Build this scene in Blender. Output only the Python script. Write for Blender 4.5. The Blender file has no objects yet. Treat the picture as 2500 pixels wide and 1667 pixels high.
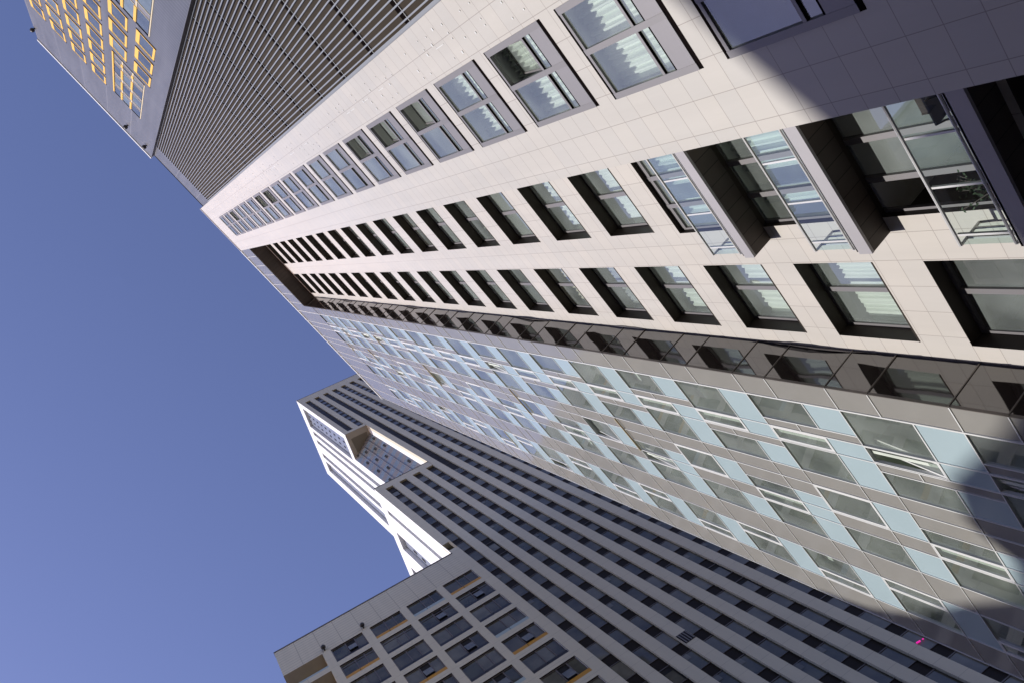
import bpy, math, random
import numpy as np
rnd = random.Random(7)
SC = bpy.context.scene
COL = SC.collection
D = 8.2            # metres from the camera to the beige facade plane
CZ = 1.6           # camera height
S = 33.0           # metres from the camera to the plane of the striped high-rise
A = 0.369840823    # how far the high-rise is turned
# ------------------------------------------------------------------ camera
R = np.array([[-0.6087796, 0.66704915, -0.42945643], [-0.71405536, -0.69660325, -0.0697772], [-0.34570557, 0.26417673, 0.90038787]])
F = 2000.807
cam = bpy.data.cameras.new('camera'); cam.sensor_width = 36; cam.lens = 36 * F / 2500; cam.clip_start = .05; cam.clip_end = 3000
co = bpy.data.objects.new('camera', cam); COL.objects.link(co); SC.camera = co
from mathutils import Matrix, Vector
M = Matrix(((R[0][0], -R[1][0], -R[2][0], 0), (R[0][1], -R[1][1], -R[2][1], 0), (R[0][2], -R[1][2], -R[2][2], CZ), (0, 0, 0, 1)))
co.matrix_world = M
# ------------------------------------------------------------------ sky, sun, exposure
W = bpy.data.worlds.new('World'); SC.world = W; W.use_nodes = True
nt = W.node_tree; bg = nt.nodes['Background']
sky = nt.nodes.new('ShaderNodeTexSky'); sky.sky_type = 'NISHITA'; sky.sun_disc = False
EL = math.radians(27.7)
sky.sun_elevation = EL; sky.sun_rotation = math.radians(182); sky.air_density = 1.0; sky.dust_density = .5; sky.ozone_density = 2.5
tint = nt.nodes.new('ShaderNodeMix'); tint.data_type = 'RGBA'; tint.blend_type = 'MULTIPLY'; tint.inputs['Factor'].default_value = 1
tint.inputs['B'].default_value = (1.235, .995, 1.185, 1)
nt.links.new(sky.outputs[0], tint.inputs['A']); nt.links.new(tint.outputs['Result'], bg.inputs[0]); bg.inputs[1].default_value = .15
sl = bpy.data.lights.new('sun', 'SUN'); sl.energy = 3.6; sl.angle = math.radians(.53); sl.color = (1, .965, .915)
so = bpy.data.objects.new('sun', sl); COL.objects.link(so)
LV = Vector((.03, math.cos(EL), -math.sin(EL))).normalized()
so.rotation_euler = LV.to_track_quat('-Z', 'Y').to_euler(); so.location = (0, -60, 60)
SC.view_settings.view_transform = 'Standard'; SC.view_settings.look = 'None'; SC.view_settings.exposure = .2; SC.view_settings.gamma = 1
SC.cycles.max_bounces = 8; SC.cycles.transparent_max_bounces = 12; SC.cycles.caustics_reflective = False; SC.cycles.caustics_refractive = False

# ------------------------------------------------------------------ helpers
def proj_area(pts):
    q = []
    for p in pts:
        c = R @ (np.array(p) - np.array((0, 0, CZ)))
        if c[2] < .1: return 0
        x = 1250 + F * c[0] / c[2]; y = 833 + F * c[1] / c[2]
        q.append((min(max(x, -50), 2550), min(max(y, -50), 1717)))
    a = 0
    for i in range(len(q)):
        x0, y0 = q[i]; x1, y1 = q[(i + 1) % len(q)]
        a += x0 * y1 - x1 * y0
    return abs(a) / 2

class MB:
    def __init__(s): s.v = []; s.f = []; s.m = []
    def quad(s, a, b, c, d, m=0):
        n = len(s.v); s.v += [tuple(a), tuple(b), tuple(c), tuple(d)]; s.f.append((n, n + 1, n + 2, n + 3)); s.m.append(m); return s
    def box(s, x0, x1, y0, y1, z0, z1, m=0):
        if x0 > x1: x0, x1 = x1, x0
        if y0 > y1: y0, y1 = y1, y0
        if z0 > z1: z0, z1 = z1, z0
        n = len(s.v)
        s.v += [(x0, y0, z0), (x1, y0, z0), (x1, y1, z0), (x0, y1, z0), (x0, y0, z1), (x1, y0, z1), (x1, y1, z1), (x0, y1, z1)]
        for q in ((0, 3, 2, 1), (4, 5, 6, 7), (0, 1, 5, 4), (1, 2, 6, 5), (2, 3, 7, 6), (3, 0, 4, 7)):
            s.f.append(tuple(n + i for i in q)); s.m.append(m)
        return s
    def prism(s, poly, y0, y1, m=0):      # poly in (x, z), extruded along y
        n = len(s.v); k = len(poly)
        s.v += [(x, y0, z) for x, z in poly] + [(x, y1, z) for x, z in poly]
        s.f.append(tuple(range(n, n + k))); s.m.append(m)
        s.f.append(tuple(range(n + 2 * k - 1, n + k - 1, -1))); s.m.append(m)
        for i in range(k):
            j = (i + 1) % k
            s.f.append((n + i, n + k + i, n + k + j, n + j)); s.m.append(m)
        return s
    def tube(s, p, q, r, k=8, m=0):
        p = Vector(p); q = Vector(q); d = (q - p).normalized(); u = d.orthogonal().normalized(); w = d.cross(u); n = len(s.v)
        for c in (p, q):
            for i in range(k):
                a = 2 * math.pi * i / k; s.v.append(tuple(c + r * (math.cos(a) * u + math.sin(a) * w)))
        for i in range(k):
            j = (i + 1) % k; s.f.append((n + i, n + j, n + k + j, n + k + i)); s.m.append(m)
        s.f.append(tuple(range(n + k - 1, n - 1, -1))); s.m.append(m); s.f.append(tuple(range(n + k, n + 2 * k))); s.m.append(m)
        return s
    def ball(s, c, r, m=0, k=10, h=6):
        n = len(s.v)
        for i in range(h + 1):
            t = math.pi * i / h
            for j in range(k):
                a = 2 * math.pi * j / k
                s.v.append((c[0] + r * math.sin(t) * math.cos(a), c[1] + r * math.sin(t) * math.sin(a), c[2] + r * math.cos(t)))
        for i in range(h):
            for j in range(k):
                s.f.append((n + i * k + j, n + (i + 1) * k + j, n + (i + 1) * k + (j + 1) % k, n + i * k + (j + 1) % k)); s.m.append(m)
        return s
    def build(s, name, mats, parent=None, xf=None, smooth=False):
        me = bpy.data.meshes.new(name)
        v = s.v if xf is None else [xf(p) for p in s.v]
        me.from_pydata(v, [], s.f)
        if not isinstance(mats, (list, tuple)): mats = [mats]
        for mm in mats: me.materials.append(mm)
        me.polygons.foreach_set('material_index', s.m)
        if smooth: me.polygons.foreach_set('use_smooth', [True] * len(s.f))
        me.update()
        o = bpy.data.objects.new(name, me); COL.objects.link(o)
        if parent is not None: o.parent = parent
        return o

def thing(name, label, cat, loc=(0, 0, 0), rz=0, group=None):
    o = bpy.data.objects.new(name, None); COL.objects.link(o); o.location = loc; o.rotation_euler = (0, 0, rz); o.empty_display_size = .5
    o['label'] = label; o['category'] = cat
    if group: o['group'] = group
    return o

def wall(mb, x0, x1, z0, z1, y, holes, m=0, depth=None, mr=1):
    """front skin at y with rectangular openings (x0,x1,z0,z1) and their reveals"""
    xs = sorted({x0, x1} | {h[0] for h in holes} | {h[1] for h in holes}); zs = sorted({z0, z1} | {h[2] for h in holes} | {h[3] for h in holes})
    xs = [x for x in xs if x0 <= x <= x1]; zs = [z for z in zs if z0 <= z <= z1]
    for i in range(len(xs) - 1):
        cx = (xs[i] + xs[i + 1]) / 2; hh = [h for h in holes if h[0] < cx < h[1]]; j = 0
        while j < len(zs) - 1:
            def inside(k):
                cz = (zs[k] + zs[k + 1]) / 2
                return any(h[2] < cz < h[3] for h in hh)
            if inside(j): j += 1; continue
            k = j
            while k + 1 < len(zs) - 1 and not inside(k + 1): k += 1
            mb.quad((xs[i], y, zs[j]), (xs[i + 1], y, zs[j]), (xs[i + 1], y, zs[k + 1]), (xs[i], y, zs[k + 1]), m); j = k + 1
    if depth:
        for a, b, c, d in holes:
            e = y + depth
            mb.quad((a, y, c), (a, e, c), (b, e, c), (b, y, c), mr); mb.quad((a, y, d), (b, y, d), (b, e, d), (a, e, d), mr)
            mb.quad((a, y, c), (a, y, d), (a, e, d), (a, e, c), mr); mb.quad((b, y, c), (b, e, c), (b, e, d), (b, y, d), mr)

# ------------------------------------------------------------------ materials
def mat(name, col, rough=.5, metal=0, spec=.5, ior=None, bump=0, bscale=4, var=0, vscale=.7):
    m = bpy.data.materials.new(name); m.use_nodes = True; t = m.node_tree; b = t.nodes['Principled BSDF']
    b.inputs['Base Color'].default_value = (*col, 1); b.inputs['Roughness'].default_value = rough; b.inputs['Metallic'].default_value = metal
    b.inputs['Specular IOR Level'].default_value = spec
    if ior: b.inputs['IOR'].default_value = ior
    tc = t.nodes.new('ShaderNodeTexCoord')
    if var:
        n = t.nodes.new('ShaderNodeTexNoise'); n.inputs['Scale'].default_value = vscale; n.inputs['Detail'].default_value = 6; n.inputs['Roughness'].default_value = .65
        t.links.new(tc.outputs['Object'], n.inputs['Vector'])
        r = t.nodes.new('ShaderNodeMapRange'); r.inputs['From Min'].default_value = .3; r.inputs['From Max'].default_value = .7; r.inputs['To Min'].default_value = 1 - var; r.inputs['To Max'].default_value = 1 + var
        t.links.new(n.outputs['Fac'], r.inputs['Value'])
        x = t.nodes.new('ShaderNodeMix'); x.data_type = 'RGBA'; x.blend_type = 'MULTIPLY'; x.inputs['Factor'].default_value = 1; x.inputs['A'].default_value = (*col, 1)
        t.links.new(r.outputs[0], x.inputs['B']); t.links.new(x.outputs['Result'], b.inputs['Base Color'])
    if bump:
        n = t.nodes.new('ShaderNodeTexNoise'); n.inputs['Scale'].default_value = bscale; n.inputs['Detail'].default_value = 3
        t.links.new(tc.outputs['Object'], n.inputs['Vector'])
        u = t.nodes.new('ShaderNodeBump'); u.inputs['Strength'].default_value = bump; u.inputs['Distance'].default_value = .05
        t.links.new(n.outputs['Fac'], u.inputs['Height']); t.links.new(u.outputs[0], b.inputs['Normal'])
    return m

def panel_mat(name, c1, c2, joint, bw, bh, mort, ox=0, oz=0, rough=.5, plane='xz', metal=0, spec=.3, dirt=.05, streak=True, jspec=True):
    """cladding panels laid on a grid, with thin joints, small tone differences and streaks that run down"""
    m = bpy.data.materials.new(name); m.use_nodes = True; t = m.node_tree; b = t.nodes['Principled BSDF']; b.inputs['Roughness'].default_value = rough
    b.inputs['Metallic'].default_value = metal; b.inputs['Specular IOR Level'].default_value = spec
    tc = t.nodes.new('ShaderNodeTexCoord'); sp = t.nodes.new('ShaderNodeSeparateXYZ'); t.links.new(tc.outputs['Object'], sp.inputs[0])
    cb = t.nodes.new('ShaderNodeCombineXYZ'); t.links.new(sp.outputs[plane[0].upper()], cb.inputs[0]); t.links.new(sp.outputs['Z'], cb.inputs[1])
    mp = t.nodes.new('ShaderNodeMapping'); mp.inputs['Location'].default_value = (-ox + 400 * bw, -oz + 400 * bh, 0); t.links.new(cb.outputs[0], mp.inputs[0])
    br = t.nodes.new('ShaderNodeTexBrick'); br.offset = 0; br.squash = 1; br.inputs['Scale'].default_value = 1
    br.inputs['Brick Width'].default_value = bw; br.inputs['Row Height'].default_value = bh; br.inputs['Mortar Size'].default_value = mort; br.inputs['Mortar Smooth'].default_value = 0
    br.inputs['Color1'].default_value = (*c1, 1); br.inputs['Color2'].default_value = (*c2, 1); br.inputs['Mortar'].default_value = (*joint, 1)
    t.links.new(mp.outputs[0], br.inputs[0])
    n = t.nodes.new('ShaderNodeTexNoise'); n.inputs['Scale'].default_value = 1; n.inputs['Detail'].default_value = 5; n.inputs['Roughness'].default_value = .6
    m2 = t.nodes.new('ShaderNodeMapping'); m2.inputs['Scale'].default_value = (1.6, 1.6, .12 if streak else 1.6); t.links.new(tc.outputs['Object'], m2.inputs[0]); t.links.new(m2.outputs[0], n.inputs[0])
    r = t.nodes.new('ShaderNodeMapRange'); r.inputs['From Min'].default_value = .3; r.inputs['From Max'].default_value = .7; r.inputs['To Min'].default_value = 1 - dirt; r.inputs['To Max'].default_value = 1 + dirt
    t.links.new(n.outputs['Fac'], r.inputs['Value'])
    x = t.nodes.new('ShaderNodeMix'); x.data_type = 'RGBA'; x.blend_type = 'MULTIPLY'; x.inputs['Factor'].default_value = 1
    t.links.new(br.outputs['Color'], x.inputs['A']); t.links.new(r.outputs[0], x.inputs['B']); t.links.new(x.outputs['Result'], b.inputs['Base Color'])
    return m

def glass_mat(name, tintc, ior=1.9, wav=0, refl=(1, 1, 1), film=0, fcol=(.70, .78, .74)):
    m = bpy.data.materials.new(name); m.use_nodes = True; t = m.node_tree; t.nodes.remove(t.nodes['Principled BSDF']); out = t.nodes['Material Output']
    tr = t.nodes.new('ShaderNodeBsdfTransparent'); tr.inputs[0].default_value = (*tintc, 1)
    gl = t.nodes.new('ShaderNodeBsdfGlossy'); gl.inputs['Roughness'].default_value = .015; gl.inputs['Color'].default_value = (*refl, 1)
    f0 = ((ior - 1) / (ior + 1)) ** 2          # Schlick's curve, the same for both faces of the thin pane
    lw = t.nodes.new('ShaderNodeLayerWeight'); lw.inputs[0].default_value = .5
    pw = t.nodes.new('ShaderNodeMath'); pw.operation = 'POWER'; pw.inputs[1].default_value = 3; t.links.new(lw.outputs['Facing'], pw.inputs[0])
    fr = t.nodes.new('ShaderNodeMath'); fr.operation = 'MULTIPLY_ADD'; fr.inputs[1].default_value = 1 - f0; fr.inputs[2].default_value = f0; t.links.new(pw.outputs[0], fr.inputs[0])
    mx = t.nodes.new('ShaderNodeMixShader'); t.links.new(fr.outputs[0], mx.inputs[0]); t.links.new(tr.outputs[0], mx.inputs[1]); t.links.new(gl.outputs[0], mx.inputs[2]); t.links.new(mx.outputs[0], out.inputs[0])
    if film:           # pale diffuse layer mixed in to brighten the pane, standing for lit rooms
        df = t.nodes.new('ShaderNodeBsdfDiffuse'); df.inputs[0].default_value = (*fcol, 1)
        tc = t.nodes.new('ShaderNodeTexCoord'); n = t.nodes.new('ShaderNodeTexNoise'); n.inputs['Scale'].default_value = .8; n.inputs['Detail'].default_value = 4; t.links.new(tc.outputs['Object'], n.inputs[0])
        mr = t.nodes.new('ShaderNodeMapRange'); mr.inputs['From Min'].default_value = .3; mr.inputs['From Max'].default_value = .7; mr.inputs['To Min'].default_value = film * .55; mr.inputs['To Max'].default_value = film * 1.45; t.links.new(n.outputs['Fac'], mr.inputs['Value'])
        m3 = t.nodes.new('ShaderNodeMixShader'); t.links.new(mr.outputs[0], m3.inputs[0]); t.links.new(mx.outputs[0], m3.inputs[1]); t.links.new(df.outputs[0], m3.inputs[2]); t.links.new(m3.outputs[0], out.inputs[0])
    if wav:
        tc = t.nodes.new('ShaderNodeTexCoord'); n = t.nodes.new('ShaderNodeTexNoise'); n.inputs['Scale'].default_value = .9; n.inputs['Detail'].default_value = 1; t.links.new(tc.outputs['Object'], n.inputs[0])
        u = t.nodes.new('ShaderNodeBump'); u.inputs['Strength'].default_value = wav; u.inputs['Distance'].default_value = .05; t.links.new(n.outputs['Fac'], u.inputs['Height']); t.links.new(u.outputs[0], gl.inputs['Normal'])
    return m

MT = {}
MT['beige'] = panel_mat('beige ceramic cladding', (.565, .528, .480), (.535, .507, .470), (.34, .30, .27), .615, .5, .006, ox=.07, oz=1.10, rough=.42, dirt=.05)
MT['beige2'] = panel_mat('beige cladding of the recess', (.565, .522, .470), (.535, .502, .460), (.34, .30, .27), .62, .5, .006, ox=-8.08, oz=1.25, rough=.45, dirt=.05)
MT['brown'] = mat('dark brown metal', (.055, .043, .035), .45, 0, .15, var=.15)
MT['soffit'] = panel_mat('brown soffit boards', (.085, .066, .055), (.07, .055, .047), (.02, .015, .012), .3, 3, .008, rough=.5, plane='xz', dirt=.1)
MT['return'] = None
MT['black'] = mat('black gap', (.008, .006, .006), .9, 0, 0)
MT['frame'] = mat('grey anodised frame', (.215, .203, .207), .42, .2, .3)
MT['fascia'] = mat('grey balcony fascia', (.36, .34, .35), .45, .1, var=.05)
MT['spanel'] = mat('grey window panel', (.235, .222, .23), .42, .2, .3, var=.03)
MT['glass'] = glass_mat('window glass', (.90, .95, .92), 2.2, .03, film=.16)
MT['bkglass'] = glass_mat('block window glass', (.88, .94, .89), 2.2, .03, film=.165, fcol=(.62, .68, .62))
MT['bglass'] = glass_mat('balcony glass', (.86, .95, .93), 1.55, .02)
MT['room'] = mat('pale room walls', (.88, .89, .85), .8)
MT['curtain'] = mat('white curtain', (.78, .82, .76), .9)
MT['curtains'] = [MT['curtain'], mat('cream curtain', (.72, .66, .52), .9), mat('grey blind', (.42, .43, .42), .8), MT['curtain']]
MT['steel'] = mat('bright steel rail', (.66, .65, .64), .35, .25)
MT['white'] = mat('white aluminium profile', (.68, .68, .66), .4, 0)
MT['yellow'] = mat('yellow reveal', (.82, .48, .055), .45)
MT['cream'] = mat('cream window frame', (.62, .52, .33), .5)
MT['zinc'] = panel_mat('grey metal sheet', (.154, .154, .164), (.140, .141, .153), (.24, .235, .24), 2.2, .375, .03, ox=5.3, oz=.2, rough=.36, metal=.35, dirt=.16)
MT['fin'] = mat('pale louvre fin', (.25, .265, .30), .5, .1, .3)
MT['louvre'] = mat('brown louvre backing', (.052, .042, .033), .8, 0, 0.05, var=.12, vscale=.3)
MT['lamp'] = mat('dark lamp housing', (.03, .028, .028), .4)
MT['gpanel'] = mat('grey glazed panel', (.288, .277, .252), .09, 0, .55, bump=.02, bscale=1.2, var=.05, vscale=.5)
MT['bpanel'] = mat('pale blue glazed panel', (.40, .50, .525), .1, 0, .55, bump=.02, bscale=1.2, var=.03, vscale=.5)
MT['tan'] = mat('tan blind', (.38, .34, .26), .7)
MT['pier'] = panel_mat('pale stone pier', (.60, .555, .43), (.58, .54, .42), (.40, .37, .29), 40, 1.49, .012, oz=.3, rough=.6, dirt=.04)
MT['whitewall'] = panel_mat('white end wall', (.76, .76, .75), (.72, .72, .71), (.55, .55, .54), 1.1, 1.49, .012, plane='yz', rough=.5, dirt=.02)
MT['band'] = panel_mat('pale ribbed parapet', (.61, .565, .44), (.595, .555, .435), (.36, .33, .26), 1.735, .42, .022, ox=.19, oz=.5, rough=.6, dirt=.04)
MT['spandrel'] = mat('dark spandrel glass', (.026, .021, .017), .3, 0, .06)
MT['bar'] = mat('bronze glazing bar', (.11, .095, .09), .45)
MT['sillpale'] = mat('pale green sill panel', (.34, .42, .42), .4)
MT['silldark'] = mat('dark sill panel', (.02, .018, .02), .3)
MT['sillyellow'] = mat('ochre sill panel', (.50, .25, .025), .45)
MT['recess'] = mat('blue grey recessed glazing', (.21, .235, .29), .3, .1, var=.12, vscale=.6)
MT['ground'] = mat('pale paving', (.22, .20, .18), .85, var=.15)
MT['asphalt'] = mat('asphalt', (.05, .05, .052), .9, var=.2)
MT['render'] = mat('pale render', (.42, .40, .37), .8, var=.06)
MT['leaf'] = mat('dark leaves', (.06, .09, .045), .7)
MT['terracotta'] = mat('dark plant pot', (.09, .06, .05), .7)
MT['magenta'] = None

def dark_glass(name, base, spread, spec=.5):
    m = bpy.data.materials.new(name); m.use_nodes = True; t = m.node_tree; b = t.nodes['Principled BSDF']
    b.inputs['Roughness'].default_value = .04; b.inputs['IOR'].default_value = 1.6; b.inputs['Specular IOR Level'].default_value = spec
    tc = t.nodes.new('ShaderNodeTexCoord'); n = t.nodes.new('ShaderNodeTexNoise'); n.inputs['Scale'].default_value = .55; n.inputs['Detail'].default_value = 3
    t.links.new(tc.outputs['Object'], n.inputs[0])
    r = t.nodes.new('ShaderNodeMapRange'); r.inputs['From Min'].default_value = .35; r.inputs['From Max'].default_value = .68; r.inputs['To Min'].default_value = 1 - spread; r.inputs['To Max'].default_value = 1 + spread
    x = t.nodes.new('ShaderNodeMix'); x.data_type = 'RGBA'; x.blend_type = 'MULTIPLY'; x.inputs['Factor'].default_value = 1; x.inputs['A'].default_value = (*base, 1)
    t.links.new(n.outputs['Fac'], r.inputs['Value']); t.links.new(r.outputs[0], x.inputs['B']); t.links.new(x.outputs['Result'], b.inputs['Base Color'])
    return m
MT['tglass'] = [dark_glass('dark window glass', (.082, .078, .056), .4), dark_glass('grey window glass', (.135, .13, .098), .3), dark_glass('green window glass', (.070, .070, .048), .5)]
MT['open'] = mat('dark open window', (.006, .005, .005), .8)
# the glossy side wall of the glass block: dark panels that mirror the beige wall beside them
m = bpy.data.materials.new('glossy dark side panel'); m.use_nodes = True; t = m.node_tree; b = t.nodes['Principled BSDF']
b.inputs['Base Color'].default_value = (.030, .023, .020, 1); b.inputs['Roughness'].default_value = .05; b.inputs['IOR'].default_value = 2.3
tc = t.nodes.new('ShaderNodeTexCoord'); n = t.nodes.new('ShaderNodeTexNoise'); n.inputs['Scale'].default_value = .7; n.inputs['Detail'].default_value = .5
u = t.nodes.new('ShaderNodeBump'); u.inputs['Strength'].default_value = .4; u.inputs['Distance'].default_value = .08
t.links.new(tc.outputs['Object'], n.inputs[0]); t.links.new(n.outputs['Fac'], u.inputs['Height']); t.links.new(u.outputs[0], b.inputs['Normal'])
MT['return'] = m

# ------------------------------------------------------------------ storeys
FT = {-4: .485, -3: .832, -2: 1.1805, -1: 1.5294, 0: 1.8804, 1: 2.2373, 2: 2.6024, 3: 2.9632, 4: 3.3275}
def FL(n):
    if n in FT: return FT[n]
    return 3.3275 + .366 * (n - 4) if n > 4 else .485 + .347 * (n + 4)
Z = lambda z: CZ + D * z
X = lambda x: D * x
Y0 = D                  # front plane
YS = D * 1.1345         # plane of the recessed slot
YL = D * 1.041          # plane of the louvres
ROOF = 8.75
GROUND = -CZ / D

# ================================================================== setting
ground = MB().box(-400, 400, -400, 400, -.5, 0).build('ground', MT['ground']); ground['kind'] = 'structure'
street = MB().box(-200, 200, -9, -2.5, .004, .012).build('street', MT['asphalt']); street['kind'] = 'structure'

# ================================================================== 1. beige apartment block
beige = thing('apartment_building', 'tall pale beige panelled apartment block with three columns of windows and small balconies', 'building', (0, Y0, 0))
def P(mb, name, mats, parent, **k):      # builds in world coordinates below a parent that is only moved
    o = mb.build(name, mats, parent, **k)
    if parent.parent is None: o.location = (-parent.location.x, -parent.location.y, -parent.location.z)
    return o
C1 = (-.3835, -.1516)
c1_sill = lambda m: 1.632 + .3655 * m if m >= 0 else 1.632 + .3715 * m
c1_rows = list(range(-3, 18))
h1 = [(X(C1[0]), X(C1[1]), Z(c1_sill(m)), Z(c1_sill(m) + .305)) for m in c1_rows]
XS0, XS1 = -1.289, -.5445         # slot from left to right
C3 = (-1.2355, -.989); C2 = (-.8575, -.615)
rows = list(range(-4, 17))
balc = (-3, -2, -1)
h3 = []; h2 = []; hd = []
for n in rows:
    f = FL(n)
    h3.append((X(C3[0]), X(C3[1]), Z(f + .128), Z(f + .363 if n > -3 else f + .345)))
    if n in balc: hd.append((X(-.868), X(-.60), Z(f + .066), Z(FL(n + 1) + (.0126 if n == -1 else .06))))
    else: h2.append((X(C2[0]), X(C2[1]), Z(f + .128), Z(f + .363)))
w = MB()
wall(w, X(XS1), X(.008), 0, Z(8.712), Y0, h1, 0, .10, 2)
w.quad((X(XS1), Y0, 0), (X(XS1), Y0, Z(8.712)), (X(XS1), YS, Z(8.712)), (X(XS1), YS, 0), 0)
w.quad((X(.008), Y0, 0), (X(.008), YL + 1, 0), (X(.008), YL + 1, Z(8.712)), (X(.008), Y0, Z(8.712)), 0)
P(w, 'wall', [MT['beige'], MT['beige2'], MT['black']], beige)
w = MB()
wall(w, X(XS0), X(XS1), 0, Z(8.14), YS, h2 + h3, 0, .33, 1)
# (door openings cut separately: they are less deep)
w2 = MB(); w = MB()
wall(w, X(XS0), X(XS1), 0, Z(8.14), YS, h2 + h3 + hd, 0, None)
for hs, dep in ((h2 + h3, .33), (hd, .12)):
    wq = MB()
    for a, b_, c, d_ in hs:
        e = YS + dep
        w.quad((a, YS, c), (a, e, c), (b_, e, c), (b_, YS, c), 1); w.quad((a, YS, d_), (b_, YS, d_), (b_, e, d_), (a, e, d_), 1)
        w.quad((a, YS, c), (a, YS, d_), (a, e, d_), (a, e, c), 1); w.quad((b_, YS, c), (b_, e, c), (b_, e, d_), (b_, YS, d_), 1)
P(w, 'recessed_wall', [MT['beige2'], MT['brown']], beige)
w = MB()
w.box(X(-.5445) - .02, X(.008) + .02, Y0 - .05, Y0 + .5, Z(8.714), Z(ROOF))
P(w, 'coping', MT['fascia'], beige)
w = MB()      # the body of the block behind the rooms
w.box(X(XS0) + .05, X(.006), YS + 2.6, Y0 + 18, 0, Z(ROOF) - .3)
w.box(X(XS1), X(.006), Y0 + .52, YS + 2.6, Z(8.69), Z(ROOF) - .02)
P(w, 'body', MT['render'], beige)

def curtain_mesh(mb, xa, xb, z0, z1, y, amp=.05, lam=.16, ragged=True):
    n = int((xb - xa) / .035); pts = []
    ph = rnd.uniform(0, 6)
    for i in range(n + 1):
        x = xa + (xb - xa) * i / n
        yy = y + amp * math.sin(2 * math.pi * x / lam + ph) + .4 * amp * math.sin(2 * math.pi * x / (lam * 2.7) + 1.3 * ph)
        top = z1 - (.05 * abs(math.sin(math.pi * x / .11)) if ragged else 0)
        pts.append((x, yy, top))
    for i in range(n):
        a, b_ = pts[i], pts[i + 1]
        mb.quad((a[0], a[1], z0), (b_[0], b_[1], z0), (b_[0], b_[1], b_[2]), (a[0], a[1], a[2]))
    return mb
def room(mb, x0, x1, z0, z1, y0, y1, wide=.7):
    a, b_ = x0 - wide, x1 + wide; c, d_ = z0 - .25, z1 + .12
    mb.quad((a, y1, c), (b_, y1, c), (b_, y1, d_), (a, y1, d_)); mb.quad((a, y0, d_), (a, y1, d_), (b_, y1, d_), (b_, y0, d_)); mb.quad((a, y0, c), (b_, y0, c), (b_, y1, c), (a, y1, c))
    mb.quad((a, y0, c), (a, y1, c), (a, y1, d_), (a, y0, d_)); mb.quad((b_, y0, c), (b_, y0, d_), (b_, y1, d_), (b_, y1, c))
    # the wall around the opening, seen from inside
    for q in ((a, x0, c, d_), (x1, b_, c, d_), (x0, x1, c, z0), (x0, x1, z1, d_)):
        mb.quad((q[0], y0, q[2]), (q[1], y0, q[2]), (q[1], y0, q[3]), (q[0], y0, q[3]))
    return mb

OPEN1 = {0: .34, 2: .28, 3: .28, 4: .26, 10: .26, 11: .26, 15: .24}
for m, (a, b_, c, d_) in zip(c1_rows, h1):
    H = d_ - c; wd = b_ - a; y = Y0
    fr = MB()
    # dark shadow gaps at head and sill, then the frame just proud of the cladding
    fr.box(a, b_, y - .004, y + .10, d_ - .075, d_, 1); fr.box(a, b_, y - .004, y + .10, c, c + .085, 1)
    z0, z1 = c + .085, d_ - .075
    fr.box(a, a + .12, y - .02, y + .09, z0, z1); fr.box(b_ - .13, b_, y - .02, y + .09, z0, z1)
    mid = a + wd * .52
    zg, zn = c + H * .30, c + H * .37          # top of the grey panel, top of the narrow light
    zn = c + H * .355
    fr.box(mid - .055, mid + .055, y - .022, y + .085, z0, z1)
    for xa, xb in ((a + .12, mid - .055), (mid + .055, b_ - .13)):
        fr.box(xa, xb, y - .012, y + .08, z1 - .07, z1); fr.box(xa, xb, y - .012, y + .08, zn - .02, zn + .045); fr.box(xa, xb, y - .012, y + .08, c + H * .22, c + H * .235, 1)
        fr.box(xa, xb, y - .006, y + .08, zn - .034, zn - .02, 1)
    o = P(fr, 'window', [MT['frame'], MT['black']], beige)
    sp = MB()
    for xa, xb in ((a + .12, mid - .055), (mid + .055, b_ - .13)): sp.box(xa, xb, y - .014, y + .08, z0 + .012, c + H * .22)
    sp.build('spandrel_panel', MT['spanel'], o)
    g = MB(); yg = y + .025
    lights = [(a + .12, mid - .055, zn + .045, z1 - .07), (a + .12, mid - .055, c + H * .235, zn - .034), (mid + .055, b_ - .13, c + H * .235, zn - .034)]
    op = OPEN1.get(m, 0)
    if not op: lights.append((mid + .055, b_ - .13, zn + .045, z1 - .07))
    for q in lights: e = [yg + rnd.uniform(-.006, .006) for _ in range(3)]; g.quad((q[0], e[0], q[2]), (q[1], e[1], q[2]), (q[1], e[1] + e[2] - yg, q[3]), (q[0], e[0] + e[2] - yg, q[3]))
    g.build('pane', MT['glass'], o)
    if op:
        xa, xb, za, zb = mid + .055, b_ - .13, zn + .045, z1 - .07
        s = MB(); dy = -op
        def tp(x, z, k=0): # tilted inwards at the top
            f_ = (z - za) / (zb - za); return (x, yg + op * f_ + k, z - .12 * op * f_)
        tk = .045
        for xx0, xx1, zz0, zz1 in ((xa, xa + tk, za, zb), (xb - tk, xb, za, zb), (xa + tk, xb - tk, za, za + tk), (xa + tk, xb - tk, zb - tk, zb)):
            p = [tp(xx0, zz0), tp(xx1, zz0), tp(xx1, zz1), tp(xx0, zz1)]; q = [(v[0], v[1] + .04, v[2]) for v in p]
            s.quad(*p); s.quad(q[3], q[2], q[1], q[0])
            for i in range(4): s.quad(p[i], q[i], q[(i + 1) % 4], p[(i + 1) % 4])
        s.build('open_sash', MT['frame'], o)
        s = MB(); s.quad(tp(xa + tk, za + tk, .02), tp(xb - tk, za + tk, .02), tp(xb - tk, zb - tk, .02), tp(xa + tk, zb - tk, .02)); s.build('sash_pane', MT['glass'], o)
    r = MB(); room(r, a, b_, c, d_, y + .10, y + 2.2); r.build('interior', MT['room'], o)
    if m in (-3, -1, 0, 1, 7):
        cu = MB(); k = .62 if m in (0, 1, 2) else .8
        curtain_mesh(cu, a - .1, b_ + .1, c - .1, d_ + .115, y + .42, .05, .13)
        cu.build('curtain', MT['curtain'], o)

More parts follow.
